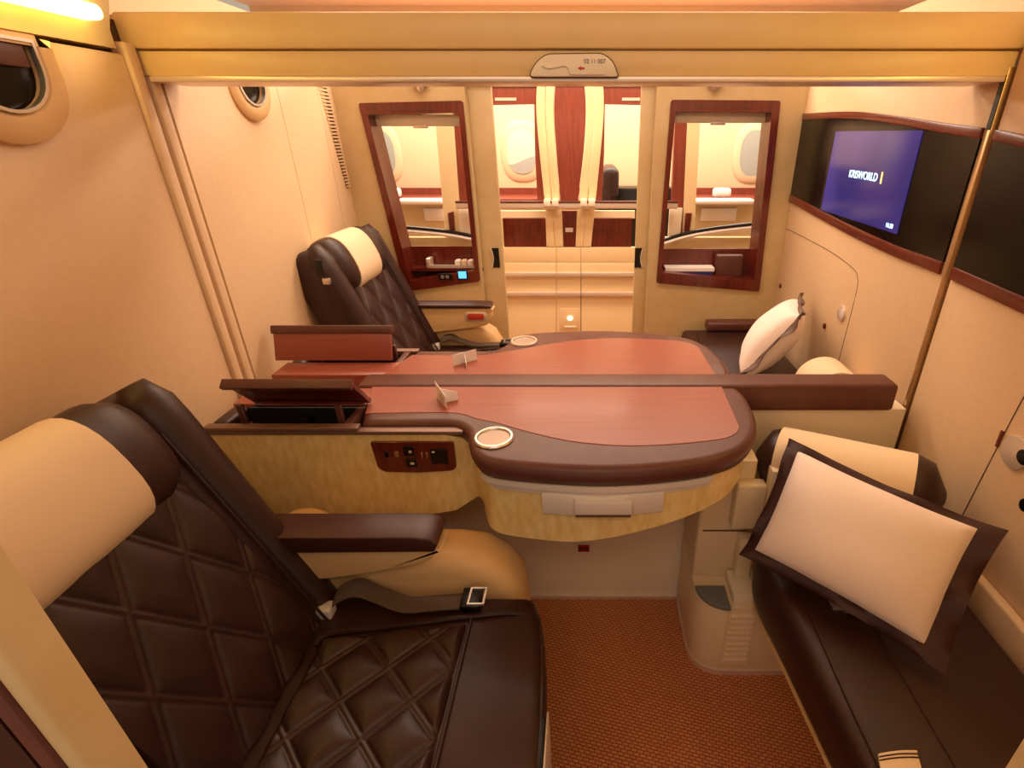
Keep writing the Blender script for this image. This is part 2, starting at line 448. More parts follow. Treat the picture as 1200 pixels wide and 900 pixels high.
# control strip on the sill of window_1
zc = PY(530, 323, YF-.014).z
def sill(x, y): return PY(x, y, YF-.014)
a = sill(522, 324)
MB().prism(rpoly(rect(a.x-.032, a.x+.032, a.z-.014, a.z+.014), .013, 4), 'y', YF-.020, YF-.012).build('control_pad', M_black, w1)
for dx in (-.012, .010):
    MB().lathe([(.001, .003), (.008, .003), (.009, 0)], Matrix.Translation((a.x+dx, YF-.019, a.z)) @ Matrix.Rotation(math.radians(90), 4, 'X'), 16).build('control_knob', M_chrome, w1)
b_ = sill(542, 322)
MB().box(b_.x-.024, b_.x+.024, YF-.016, YF-.012, b_.z-.022, b_.z+.022).build('display_bezel', M_black, w1)
MB().box(b_.x-.018, b_.x+.018, YF-.018, YF-.015, b_.z-.016, b_.z+.016).build('display', M_lcd, w1)

# sliding leaves
def leaf(name, pts, hx, side):
    d = empty(name, (pts[0][0], YF+.06, 0)); struct(d)
    MB().prism(pts, 'y', YF+.055, YF+.085, .004).build('door_leaf', M_gold, d)
    h = PY(hx, 302, YF+.055); w_ = .017; hh = .045
    q = [(h.x-w_*side, h.z-hh), (h.x+w_*side, h.z-hh), (h.x+w_*side, h.z+hh), (h.x-w_*side, h.z+hh)]
    arc = [(h.x-w_*side+.55*w_*side*math.sin(math.pi*k/8), h.z+hh-2*hh*k/8) for k in range(9)]
    MB().prism([(h.x+w_*side, h.z-hh), (h.x+w_*side, h.z+hh)]+arc, 'y', YF+.050, YF+.056).build('pull_recess', M_black, d)
    MB().tube([(x-.003*side, YF+.050, z) for x, z in arc], .003, 6).build('pull_rim', M_silver, d)
    return d
x0 = PY(572, 95, YF+.055).x; x0b = PY(598, 385, YF+.055).x
xA = (x0+x0b)/2
x1 = PY(752, 95, YF+.055).x; x1b = PY(741, 385, YF+.055).x
xB = (x1+x1b)/2
leaf('door_1', rect(xl1-.03, xA, .01, ZTOP), 581, 1)
leaf('door_2', rect(xB, xr0+.03, .01, ZTOP), 748, -1)

# near doorway (the suite's own side of the aisle): jambs and panels
wn = empty('wall_front', (0, YN, 0)); struct(wn)
jl = PZ(62, 730, .9)
def yjx(px, py): return PY(px, py, YN)
JL = yjx(95, 772).x; JR = yjx(1180, 884).x
MB().box(JL-.014, JL, YN-.032, YN, 0, 1.62, .005, 3).build('door_jamb', M_gold, wn)
MB().box(JL-.028, JL-.0145, YN-.034, YN-.012, 0, 1.62, .003).build('jamb_gasket', M_pad, wn)
MB().box(JR, JR+.055, YN-.055, YN, 0, 1.62, .008, 3).build('door_jamb', M_gold, wn)
MB().box(-1.1, JL-.0285, YN-.034, YN-.012, 0, 1.62).build('front_panel', M_leath, wn)  # a gold panel by rights; dark leather colour stands in for its shade
MB().box(JR+.056, 1.06, YN-.05, YN-.005, 0, 1.62).build('front_panel', M_gold, wn)

# ------------------------------------------------------------------ across the aisle: closed doors of the window suites
def slab(name, pts, m, parent, y0=YO, t=.03, bev=.0):
    return MB().prism(YY(pts, y0), 'y', y0, y0+t, bev).build(name, m, parent)
M_doorc = mat('door_cream', (.95,.83,.64), .4)
wo = empty('wall_aisle', (0, YO, 0)); struct(wo)
# solid lower walls either side of the doors, open windows above
zr = PY(500, 272, YO).z
MB().box(-2.2, PY(574, 250, YO).x-.002, YO, YO+.04, 0, zr-.03).build('lower_panel', M_gold, wo)
MB().box(PY(750, 250, YO).x+.002, 2.2, YO, YO+.04, 0, zr-.03).build('lower_panel', M_gold, wo)
MB().box(-2.2, 2.2, YO-.01, YO+.05, PY(660, 101, YO).z, 1.80).build('lintel', M_doorc, wo)
for pts, m in (([(508, 118), (530, 118), (543, 300), (524, 300)], M_doorc), ([(530.4, 118), (541, 118), (554, 300), (543.4, 300)], M_rwood),
               ([(806.4, 118), (822, 118), (812, 300), (798.4, 300)], M_doorc), ([(792, 118), (806, 118), (798, 300), (785, 300)], M_rwood)):
    slab('window_post', pts, m, wo, YO+.002, .05)
slab('pull_plate', [(537, 244), (552, 243), (553, 277), (539, 277)], M_white, wo, YO-.02, .02, .002)
slab('pull_plate', [(785, 243), (800, 244), (797, 277), (783, 277)], M_white, wo, YO-.02, .02, .002)
slab('pull_handle', [(524.5, 250), (531, 248), (533, 273), (527, 272)], M_dwood, wo, YO-.015, .02, .002)
slab('pull_handle', [(804, 250), (811, 250), (808, 273), (802, 271)], M_dwood, wo, YO-.015, .02, .002)

dl = empty('door_3', (-.32, YO, 0)); struct(dl)
dm = empty('door_4', (-.10, YO, 0)); struct(dm)
dr = empty('door_5', (.14, YO, 0)); struct(dr)
PLX = lambda L: spline(L, 5)
# curved cream stiles, two each side of the centre strip
sL0 = PLX([(629, 95), (628, 130), (632, 180), (638, 240), (640, 289)]); sL1 = PLX([(640, 95), (639, 130), (642, 180), (647, 240), (650.3, 289)])
sL2 = PLX([(651, 95), (649, 130), (652, 180), (657, 240), (660, 289)])
sR0 = PLX([(685, 95), (687, 130), (684, 180), (677, 240), (674, 289)]); sR1 = PLX([(696, 95), (697, 130), (694, 180), (688, 240), (683, 289)])
sR2 = PLX([(707, 95), (708, 130), (704, 180), (698, 240), (693, 289)])
def strip(a, b, gap=.35): return [(x+gap, y) for x, y in a]+[(x-gap, y) for x, y in b][::-1]
slab('stile', strip(sL0, sL1), M_doorc, dl, YO-.012, .04, .003); slab('stile', strip(sL1, sL2), M_doorc, dm, YO-.012, .04, .003)
slab('stile', strip(sR0, sR1), M_doorc, dm, YO-.012, .04, .003); slab('stile', strip(sR1, sR2), M_doorc, dr, YO-.012, .04, .003)
slab('upper_inlay', [(x+.3, y) for x, y in sL2[:16]]+[(x-.3, y) for x, y in sR0[:16]][::-1], M_rwood, dm, YO-.004, .025)
slab('lower_inlay', [(658.5, 247), (676, 247), (674.5, 293), (660.5, 293)], M_dwood, dm, YO-.004, .025)
slab('maker_plate', [(662.5, 267), (671.5, 267), (671.5, 272), (662.5, 272)], M_silver, dm, YO-.007, .004)
for d, xs, hx in ((dl, (575, 629, 636), (580, 605)), (dr, (752, 706, 699), (729, 750))):
    s_ = 1 if d is dl else -1
    slab('header_inlay', [(xs[0], 101), (xs[1]+1*s_, 101), (xs[1], 122), (xs[0]+1*s_, 123)], M_rwood, d, YO, .03)
    slab('header_label', [(hx[0], 114.5), (hx[1], 114.5), (hx[1], 118), (hx[0], 118)], M_rail, d, YO-.003, .004)
    slab('window_stile', [(xs[1]-3*s_, 122), (xs[1]+0*s_, 122), (xs[1]+4*s_, 180), (xs[2]+2*s_, 240), (xs[2]-6*s_, 240), (xs[1]-2*s_, 180)], M_rwood, d, YO, .03)
    slab('lower_inlay', [(xs[0]+14*s_ if s_ > 0 else 741, 256), (641 if s_ > 0 else 694, 256), (642 if s_ > 0 else 693, 292), (xs[0]+16*s_ if s_ > 0 else 739.5, 291)], M_dwood, d, YO, .03)
    slab('cross_rail', [(xs[0]+8*s_, 247), (xs[2]+3*s_, 247), (xs[2]+3*s_, 256), (xs[0]+8*s_, 256)], M_plas, d, YO+.03, .02)
    slab('pane', [(xs[0]-2*s_, 123), (xs[1], 122), (xs[2], 240), (xs[0], 240)], M_glass, d, YO+.012, .004)
# lower cream panels with two proud slats each
rowsY = [(290, 307, 0), (308, 322, -.006), (324, 345, 0), (347, 470, 0)]
for d, a, b in ((dl, 572, 651.6), (dm, 652.4, 680.4), (dr, 681.2, 756)):
    for (y0, y1, dy) in rowsY:
        slab('lower_panel', [(a, y0), (b, y0), (b, y1), (a, y1)], M_doorc, d, YO-.012+dy, .03, .002)
    for yc in (322, 345):
        slab('bumper_slat', [(a, yc-2.4), (b, yc-2.4), (b, yc+2.4), (a, yc+2.4)], M_rail, d, YO-.034, .022, .004)
slab('kick_plate', [(656, 362), (679, 362), (679, 386), (656, 386)], M_doorc, dm, YO-.016, .006, .001)
# handrail
hr = empty('handrail', (0, YO-.06, PY(660, 240, YO).z)); tag(hr, 'pale metal handrail running across the doors on the other side of the aisle', 'handrail')
zh = PY(660, 240, YO-.06).z
MB().prism(rpoly(rect(YO-.075, YO-.045, zh-.020, zh+.018), .008, 3), 'x', -.72, .48, .003).build('rail', M_rail, hr)
MB().box(-.72, .48, YO-.078, YO-.06, zh+.010, zh+.021, .003).build('rail_grip', M_pad, hr)
for x in (641, 650.5, 684, 693.5):
    q = PY(x, 238, YO-.08)
    MB().box(q.x-.018, q.x+.018, YO-.082, YO-.012, q.z-.018, q.z+.018, .005).build('rail_cap', M_white, hr)
# dark topped rails under the side windows
for nm, P_, lab in (('a', [(430, 265), (470, 268), (500, 270.5), (530, 274), (556, 279)], 'dark topped grab rail seen through the window beside the far seat'),
                    ('b', [(770, 286), (800, 276.5), (830, 270.5), (876, 265), (910, 262)], 'dark topped grab rail seen through the window above the magazines')):
    e = empty('grab_rail', PY(*P_[2], YO-.03)); tag(e, lab, 'rail')
    pw = [PY(x, y, YO-.03) for x, y in spline(P_, 4)]
    MB().tube([p+Vector((0, 0, .010)) for p in pw], .009, 8).build('rail_top', M_black, e)
    MB().tube([p+Vector((0, 0, -.010)) for p in pw], .011, 8).build('rail_under', M_silver, e)
# floor marker lamp
q = PY(668, 373, YO-.02)
ml = MB().lathe([(.001, .006), (.012, .005), (.014, 0)], Matrix.Translation((q.x, YO-.018, q.z)) @ Matrix.Rotation(math.radians(90), 4, 'X'), 16).build('marker_lamp', M_led)
centre(ml); tag(ml, 'small lit marker lamp low on the cream doors across the aisle', 'lamp')
MB().box(q.x-.035, q.x+.035, YO-.022, YO-.012, q.z-.060, q.z-.052, .002).build('marker_sill', M_white, dm)

# window suites: aircraft side wall with windows, ledge, cabinet
ww = MB().box(-2.2, 2.2, YW, YW+.06, 0, CEIL).build('wall_outer', M_wall); struct(ww)
def oval(cx, cz, rx, rz, n=28, p=2.6):
    return [(cx+rx*math.copysign(abs(math.cos(2*math.pi*k/n))**(2/p), math.cos(2*math.pi*k/n)), cz+rz*math.copysign(abs(math.sin(2*math.pi*k/n))**(2/p), math.sin(2*math.pi*k/n))) for k in range(n)]
for k, (px, py, sh) in enumerate(((446, 180, 1.0), (612, 178, .35), (884, 180, 1.0))):
    c0 = PY(px, py, YW); w = empty('window_%d' % (k+3), (c0.x, YW, c0.z-.15)); struct(w)
    o1 = oval(c0.x, c0.z, .155, .205); o2 = oval(c0.x, c0.z, .105, .152)
    MB().loft([[(x, YW-.002, z) for x, z in o1], [(x, YW-.009, z) for x, z in oval(c0.x, c0.z, .145, .195)], [(x, YW-.011, z) for x, z in o2]], False, False).build('window_surround', M_wall, w)
    MB().prism(oval(c0.x, c0.z, .106, .153), 'y', YW-.010, YW-.004).build('pane', M_shade if sh > .5 else M_plas, w)
    if sh < .5:
        lo = [(x, z) for x, z in oval(c0.x, c0.z, .100, .145, 40)]
        zc_ = c0.z-.055
        lo = [(x, min(z, zc_+.03*math.sin((x-c0.x)*14))) for x, z in lo]
        MB().prism(lo, 'y', YW-.016, YW-.011).build('window_shade', M_shade, w)
YL = YW-.026
lg = empty('side_ledge', (0, 3.9, 0)); tag(lg, 'long side ledge with red wood top and cream front under the cabin windows', 'ledge')
zt_ = PY(490, 233, 3.72).z
MB().box(-2.18, 2.18, 3.72, YL, zt_-.03, zt_, .006).build('ledge_top', M_rwood, lg)
MB().box(-2.18, 2.18, 3.74, YL, 0, zt_-.031).build('ledge_front', M_gold, lg)
MB().box(-2.18, 2.18, YL-.02, YL, zt_, zt_+.045).build('upstand', M_rwood, lg)
for x0, x1 in ((470, 522), (812, 880)):
    a, b = PY(x0, 236, 3.70), PY(x1, 236, 3.70)
    MB().box(a.x, b.x, 3.60, 3.719, a.z-.012, a.z+.022, .012, 3).build('arm_pad', M_silver, lg)
for x0, x1 in ((496, 524), (822, 862)):
    a, b = PY(x0, 244, 3.73), PY(x1, 259, 3.73)
    MB().box(a.x, b.x, 3.725, 3.739, b.z, a.z, .004).build('metal_tray', M_silver, lg)
for x, lab in ((459, 'small white parcel on the ledge beneath the shaded window'), (846, 'small white parcel on the ledge beyond the magazine niche')):
    a = PY(x, 228, 3.80)
    o = MB().box(a.x-.06, a.x+.06, 3.77, 3.85, zt_+.001, zt_+.062, .018, 3).build('parcel', M_pill); centre(o); tag(o, lab, 'parcel')
# dark seat in the window suite
ws = empty('window_seat', (.14, 3.45, 0)); tag(ws, 'dark leather seat partly seen behind the door across the aisle', 'seat')
a = PY(716, 212, 3.42)
MB().box(a.x-.055, a.x+.045, 3.30, 3.70, a.z-.10, a.z+.085, .04, 4).build('headrest', M_leath, ws)
MB().prism([(a.x-.20, .3), (a.x-.01, .3), (a.x+.0, a.z-.05), (a.x-.06, a.z-.02)], 'y', 3.30, 3.70, .02).build('backrest', M_leath, ws)
b = PY(742, 219, 3.60)
MB().box(a.x-.30, a.x+.30, 3.28, 3.70, 0, .46, .03).build('seat_base', M_leath, ws)
MB().box(a.x+.03, a.x+.42, 3.55, 3.715, .4, b.z, .02).build('side_console', M_black, ws)

# ================================================================== TELEVISION PANELS on the right wall
def tvpanel(name, y0, y1, label, lit):
    X = XR
    e = empty(name, (X, (y0+y1)/2, 1.05)); tag(e, label, 'television')
    topc = spline([(945, 133), (1000, 130.5), (1050, 135), (1110, 144), (1200, 157), (1330, 190)], 8)
    botc = spline([(925, 235), (990, 271), (1050, 300), (1105, 322), (1200, 366), (1330, 425)], 8)
    T = sorted(XX(topc, X)); B = sorted(XX(botc, X))
    def at(L, y):
        if y <= L[0][0]: return L[0][1]
        for (a0, b0), (a1, b1) in zip(L, L[1:]):
            if a0 <= y <= a1: return b0+(b1-b0)*(y-a0)/(a1-a0+1e-9)
        return L[-1][1]
    ys = [y0+(y1-y0)*k/24 for k in range(25)]
    def bandp(f0, f1): return [(y, f0(y)) for y in ys]+[(y, f1(y)) for y in ys[::-1]]
    t = lambda y: at(T, y); b = lambda y: at(B, y)
    MB().prism(bandp(lambda y: b(y)+.030, lambda y: t(y)-.022), 'x', X-.006, X-.0005).build('glass_front', M_glassb, e)
    MB().prism(bandp(lambda y: t(y)-.0218, t), 'x', X-.010, X-.0005, .002).build('top_trim', M_dwood, e)
    MB().prism(bandp(b, lambda y: b(y)+.0298), 'x', X-.010, X-.0005, .002).build('bottom_trim', M_dwood, e)
    if lit:
        s = XX([(978, 141), (1077, 152), (1046, 280), (960, 247)], X-.017)
        s = [(s[0][0]-.0, t(s[0][0])-.016), (s[1][0], t(s[1][0])-.018), (s[2][0], b(s[2][0])+.024), (s[3][0], b(s[3][0])+.024)]
        ya = (s[0][0]+s[3][0])/2; yb = (s[1][0]+s[2][0])/2
        zt0 = min(t(ya), t(yb))-.024; zb0 = max(b(ya), b(yb))+.032
        MB().prism([(ya, zt0), (yb, zt0), (yb, zb0), (ya, zb0)], 'x', X-.0085, X-.006).build('screen', M_screen, e)
        MB().box(X-.008, X-.0055, ya, ya+.018, zb0, zt0).build('screen_edge', M_black, e)
        R = Matrix(((0, 0, -1), (-1, 0, 0), (0, 1, 0)))      # lettering facing -X, reading towards -Y
        c1 = PX(1007, 206, X-.019)
        text('title_lettering', 'KRISWORLD', .033, (X-.0088, c1.y, c1.z), R, M_txt, e)
        MB().prism([(c1.y-.122, c1.z-.014), (c1.y-.114, c1.z-.014), (c1.y-.111, c1.z+.018), (c1.y-.119, c1.z+.018)], 'x', X-.0092, X-.0086).build('title_mark', M_txty, e)
        c2 = PX(1039, 271, X-.019)
        text('corner_lettering', '16:28', .018, (X-.0088, yb+.045, zb0+.016), R, M_txt, e)
    return e
tvpanel('television_panel', 1.268, YF-.004, 'wide wall television with a lit blue screen in mahogany trim', True)
tvpanel('television_panel', .42, 1.226, 'black switched-off wall television panel nearer the doorway, in mahogany trim', False)

# lockers let into the right wall (seam lines, latches, buttons)
def seamline(pts, X, parent, r=.0013, name='panel_seam', m=M_seam):
    return MB().tube([PX(x, y, X) for x, y in pts], r, 5).build(name, m, parent)
def seam_part(o): return o
lk1 = spline([(917, 266), (940, 277), (975, 296), (1000, 315), (1005, 326), (1003, 345), (985, 415), (978, 440)], 5)
seamline(lk1, XR, wr)
lk2 = spline([(1206, 455), (1194, 476), (1172, 518), (1130, 600), (1118, 625)], 5)
seamline(lk2, XR, wr)
def disc(x, y, ry, rz, m, name, parent, t=.006, X=XR):
    c = PX(x, y, X)
    return MB().prism(oval(c.y, c.z, ry, rz, 20, 2), 'x', X-t, X+.001, .001).build(name, m, parent)
disc(987, 367, .026, .026, M_rail, 'latch_plate', wr); disc(989, 368, .013, .018, M_silver, 'latch_finger', wr, .008)
disc(915, 335, .008, .010, M_dwood, 'button', wr); disc(967, 382, .008, .010, M_dwood, 'button', wr)
disc(1191, 530, .034, .036, M_rail, 'latch_plate', wr); disc(1203, 536, .016, .016, M_black, 'latch_finger', wr, .008)
disc(1203, 592, .012, .014, M_black, 'button', wr)
MB().tube([PX(1175, 505, XR-.002), PX(1168, 523, XR-.002)], .004, 6).build('hinge', M_dwood, wr)
seamline([(919, 243), (926, 247)], XR, wr)

# ================================================================== READING LIGHTS on the left wall
def reading_light(yc, zb, w, h, label):
    X = wl_x(yc)
    e = empty('reading_light', (X, yc, zb)); tag(e, label, 'reading light')
    def U(hw, z0, z1):
        r = hw
        pts = [(yc-hw, z1), (yc-hw, z0+r)]+[(yc-r*math.cos(math.pi*k/14), z0+r*.9-r*.9*math.sin(math.pi*k/14)) for k in range(15)]+[(yc+hw, z0+r), (yc+hw, z1)]
        return pts
    zt = zb+h
    o, i = U(w, zb, zt), U(w*.60, zb+w*.44, zt-.010)
    n = len(o)
    def L(P, x): return [(x, y, z) for y, z in P]
    MB().loft([L(o, X-.005), L(offs(o, .004), X+.012), L(offs(o, .016), X+.020), L(offs(i, -.010), X+.020), L(i, X+.010), L(i, X+.002)], False, False).build('bezel', M_cream, e)
    MB().prism(i, 'x', X-.02, X+.004).build('lamp_recess', M_glassb, e)
    MB().loft([L(offs(i, -.003), X+.018), L(offs(i, -.003), X+.022), L(offs(i, .002), X+.022), L(offs(i, .002), X+.012)], False, False).build('chrome_rim', M_chrome, e)
    zc = zb+w*.48+(h-w*.48)*.55
    MB().box(X+.003, X+.016, yc-w*.5, yc+w*.5, zc, zc+h*.28, .004).build('lamp_head', M_pad, e)
    return e
reading_light(.925, 1.375, .118, .165, 'large oval cream reading light below the glowing strip lamp')
reading_light(1.665, 1.425, .100, .170, 'oval cream reading light on the wall above the far seat')
# strip lamp in the cove
sl = MB().prism(rpoly(rect(XL-.006, XL+.040, 1.582, 1.607), .011, 4), 'y', .30, 1.145, .008).build('strip_lamp', M_lamp); centre(sl)
tag(sl, 'long glowing strip lamp in the cove above the near cream wall', 'lamp')
sr = MB().prism(rpoly(rect(XR-.040, XR+.006, 1.582, 1.607), .011, 4), 'y', .30, 1.10, .008).build('strip_lamp', M_lamp); centre(sr)
tag(sr, 'long glowing strip lamp high on the wall above the switched-off television', 'lamp')
# spot lamps under the far header
for x, y, lab in ((492, 101, 'tiny chrome spot lamp above the window beside the far seat'), (838, 100, 'tiny chrome spot lamp above the window with magazines')):
    p = PY(x, y, YF-.02)
    e = empty('spot_lamp', (p.x, YF-.02, p.z-.015)); tag(e, lab, 'lamp')
    MB().box(p.x-.032, p.x+.032, YF-.03, YF-.0005, p.z+.002, p.z+.014, .004).build('lamp_bracket', M_gold, e)
    MB().lathe([(.001, -.016), (.010, -.014), (.015, -.004), (.015, .006), (.001, .008)], Matrix.Translation((p.x, YF-.02, p.z-.004)), 14).build('lamp_ball', M_chrome, e)

# ================================================================== TABLE CONSOLES (near one, far one its mirror across the partition)
tab_px = [(432, 452.5), (425, 494), (470, 494), (518, 493), (536, 495), (548, 503), (551, 515), (556, 529), (570, 538), (600, 543), (650, 547), (700, 549), (750, 547.5), (800, 543),
          (840, 536), (868, 526), (882, 512), (886, 497), (882, 480), (873, 463), (863, 452.5)]
tw = ZZ(tab_px, ZT)
tab_out = [tw[0], tw[1]]+spline(tw[1:], 4)[1:-1]+[tw[-1]]
in_px = [(436, 453.5), (428, 485), (480, 484), (534, 484.5), (558, 491), (584, 496.5), (617, 506), (660, 516), (700, 521), (741, 523), (790, 521), (830, 517), (855, 512.5), (866, 503), (862, 490), (846, 453.5)]
iw = ZZ(in_px, ZT)
tab_in = [iw[0], iw[1]]+spline(iw[1:], 4)[1:-1]+[iw[-1]]

def console(name, label, mirror, lid_open, L, lx0, lx1):
    e = empty(name, (-.3, YM-(.15 if not mirror else -.15), 0)); tag(e, label, 'table')
    def put(mb, nm, m, par=None, angle=38):
        if mirror:
            for v in mb.bm.verts: v.co.y = 2*YM-v.co.y
            bmesh.ops.reverse_faces(mb.bm, faces=mb.bm.faces[:])
        return mb.build(nm, m, par or e, angle=angle)
    def lev(d, z): return [(x, y, z) for x, y in offs(tab_out, d)]
    # padded top with a rounded nose
    put(MB().loft([lev(.020, ZT-.052), lev(.006, ZT-.048), lev(.000, ZT-.036), lev(-.004, ZT-.022), lev(-.002, ZT-.010), lev(.006, ZT-.002), lev(.016, ZT)]), 'padded_top', M_pad, angle=60)
    put(MB().prism(tab_in, 'z', ZT-.006, ZT+.0016, .001, 1), 'wood_inlay', M_wood)
    # cup recess
    c = PZ(579, 514, ZT)
    put(MB().lathe([(.0335, .0005), (.0345, .004), (.037, .0065), (.041, .0065), (.044, .003), (.044, .0005)], Matrix.Translation((c.x, c.y, ZT)), 32), 'cup_dish', M_chrome)
    put(MB().lathe([(.033, .0015), (.034, .0022), (.030, .0024), (.001, .0024)], Matrix.Translation((c.x, c.y, ZT)), 32), 'dish_floor', M_dish)
    # path of the burl front
    front = [(-.885, 1.012), (-.70, 1.012), (-.52, 1.012), (-.40, 1.012), (-.33, 1.010)]
    tf = [p for p in offs(tab_out, .016) if p[1] < 1.19]
    tf = [p for i, p in enumerate(tf) if p[0] > -.285]
    path = front+tf+[(tf[-1][0]+.004, 1.205)]
    # tidy duplicates
    pp = [path[0]]
    for p in path[1:]:
        if (Vector(p)-Vector(pp[-1])).length > .006: pp.append(p)
    path = pp
    def zb(x):
        if x < -.36: return .535
        if x < -.27: return .535+.050*(x+.36)/.09
        if x < -.05: return .585-.003*(x+.27)/.22
        t = min(1, (x+.05)/.40); return .582+.091*t**1.25
    def skirt(z0f, z1, o0, o1):
        loops = []
        n = len(path)
        for i, p in enumerate(path):
            a = Vector(path[max(0, i-1)]); b = Vector(path[min(n-1, i+1)]); t = (b-a).normalized(); nn = Vector((t.y, -t.x))
            P = Vector(p); A = P+nn*o0; B = P-nn*o1
            z0 = z0f(p[0])
            zz = z1+(.026 if p[0] < -.32 else 0)
            loops.append([(A.x, A.y, zz), (A.x, A.y, z0), (B.x, B.y, z0), (B.x, B.y, zz)])
        return loops
    put(MB().loft(skirt(zb, ZT-.048, 0, .016)), 'burl_front', M_burl, angle=30)
    # end cheek and body behind the burl front
    put(MB().box(-.885, -.37, 1.030, 1.222, .536, .55), 'console_floor', M_plas)
    put(MB().box(-.892, -.884, 1.012, 1.222, .527, ZT-.03), 'console_end', M_burl)
    # metal strip under the table nose, handle plate
    fr = [p for p in path if -.225 < p[0] < .262 and p[1] < 1.0]
    def strip_(z0, z1, o0, o1, x0=-9, x1=9):
        P_ = [p for p in fr if x0 < p[0] < x1]; loops = []; n = len(P_)
        for i, p in enumerate(P_):
            a = Vector(P_[max(0, i-1)]); b = Vector(P_[min(n-1, i+1)]); t = (b-a).normalized(); nn = Vector((t.y, -t.x)); P = Vector(p)
            A, B = P+nn*o0, P+nn*o1
            loops.append([(A.x, A.y, z1), (A.x, A.y, z0), (B.x, B.y, z0), (B.x, B.y, z1)])
        return MB().loft(loops)
    put(strip_(ZT-.064, ZT-.050, .012, .0), 'metal_strip', M_silver); put(strip_(ZT-.078, ZT-.066, .005, .0), 'metal_strip', M_silver)
    def fy(x):
        best = min(fr, key=lambda p: abs(p[0]-x)); return best[1]
    hx0, hx1, hz0, hz1 = -.098, .158, .667, .722
    dr_ = put(MB().prism([(hx0, fy(hx0)-.012), ((hx0+hx1)/2, fy(.03)-.016), (hx1, fy(hx1)-.012), (hx1, fy(hx1)+.004), (hx0, fy(hx0)+.004)], 'z', hz0, hz1, .003), 'drawer_handle', M_silver)
    put(MB().box(-.030, .090, fy(.03)-.022, fy(.03)-.010, hz0+.006, hz1-.008, .003), 'handle_grip', M_silver, dr_)
    put(MB().box(-.028, .088, fy(.03)-.024, fy(.03)-.016, hz0+.008, hz0+.013), 'handle_slot', M_seam, dr_)
    # left part of the console: bin with lid
    put(MB().box(-.885, -.53, 1.006, 1.030, ZT-.012, ZT-.002, .003), 'front_lip', M_bronze)
    put(MB().box(-.885, -.29, 1.008, 1.030, ZT-.022, ZT-.0125, .002), 'front_lip', M_bronze)
    put(MB().box(-.885, -.552, 1.120, 1.2095, ZT-.05, ZT, .004), 'rear_top', M_wood)
    put(MB().box(-.885, -.842, 1.03, 1.12, ZT-.05, ZT-.004, .012, 3), 'bin_cheek', M_leath)
    put(MB().box(-.572, -.552, 1.03, 1.12, ZT-.05, ZT-.004, .003), 'bin_cheek', M_pad)
    put(MB().box(-.842, -.572, 1.03, 1.118, .66, .675), 'bin_floor', M_dark)
    put(MB().box(-.842, -.572, 1.110, 1.119, .675, ZT-.006), 'bin_wall', M_dark)
    put(MB().box(-.842, -.572, 1.030, 1.036, .675, ZT-.014), 'bin_wall', M_dark)
    put(MB().prism([(1.04, .68), (1.11, .68), (1.11, .765), (1.08, .77)], 'x', -.705, -.685), 'bin_divider', M_black)
    put(MB().box(-.67, -.58, 1.045, 1.105, .676, .725, .02, 3), 'bin_pouch', M_black)
    # lid: hinged along the rear of the bin
    hy, hz = 1.116, ZT+.004
    a = math.radians(lid_open)
    u = Vector((0, -math.cos(a), math.sin(a))); nrm = Vector((0, -math.sin(a)*-1, math.cos(a)))
    nrm = Vector((0, math.sin(a), math.cos(a)))
    def lidbox(x0, x1, s0, s1, t0, t1, bev=.002):
        mb = MB().box(x0, x1, s0, s1, t0, t1, bev)
        for v in mb.bm.verts:
            s_, t_ = v.co.y, v.co.z
            p = Vector((v.co.x, hy, hz))+u*s_+nrm*t_
            v.co = p
        if True:
            bmesh.ops.recalc_face_normals(mb.bm, faces=mb.bm.faces[:])
        return mb
    lid = put(lidbox(lx0, lx1, 0, L, .000, .012), 'lid', M_dwood if not mirror else M_wood)
    put(lidbox(lx0-.004, lx1+.004, L-(.014 if mirror else .004), L+.010, -.010, .018 if mirror else .014, .003), 'lid_nose', M_pad, lid)
    put(lidbox(lx0+.01, lx1-.01, .004, .016, -.012, .0), 'lid_rail', M_dwood, lid)
    for x in (-.822, -.590):
        put(MB().box(x-.008, x+.008, hy-.060, hy-.050, .70, ZT+.030, .002, 1), 'lid_stay', M_pad, lid)
    # socket panel on the burl front
    sp = YY([(434.5, 516.5), (532, 516.5), (535.5, 546), (531, 550), (490, 552.5), (452, 551.5), (444, 547)], 1.012)
    pan = put(MB().prism(rpoly(sp, .006, 3), 'y', 1.006, 1.0125, .001, 1), 'socket_panel', M_dwood)
    def sk(x0, x1, y0, y1, nm, m, d=.003):
        A, B = PY(x0, y0, 1.005), PY(x1, y1, 1.005)
        put(MB().box(A.x, B.x, 1.006-d, 1.007, B.z, A.z, .0008, 1), nm, m, pan)
    sk(450, 456, 529, 536, 'jack', M_black); sk(462, 468, 529, 536, 'jack', M_goldm); sk(472, 486, 523, 534, 'data_port', M_black); sk(475, 489, 538, 547, 'data_port', M_black)
    sk(493, 496, 530, 537, 'jack', M_goldm); sk(499, 502, 530, 537, 'jack', M_goldm); sk(503.5, 525.5, 526, 543, 'power_socket', M_black, .004)
    sk(479, 483, 527.5, 530.5, 'port_mark', M_rail, .0045); sk(481, 486, 541.5, 544, 'port_mark', M_rail, .0045); sk(506, 510, 528, 530, 'port_mark', M_rail, .0055)
    return e
console('table_console', 'table with open storage lid and red socket panel, cream burl front, beside the near seat', False, 48, .115, -.825, -.538)
console('table_console', 'table with upright red wood lid, on the far side of the padded divider', True, 72, .092, -.915, -.575)

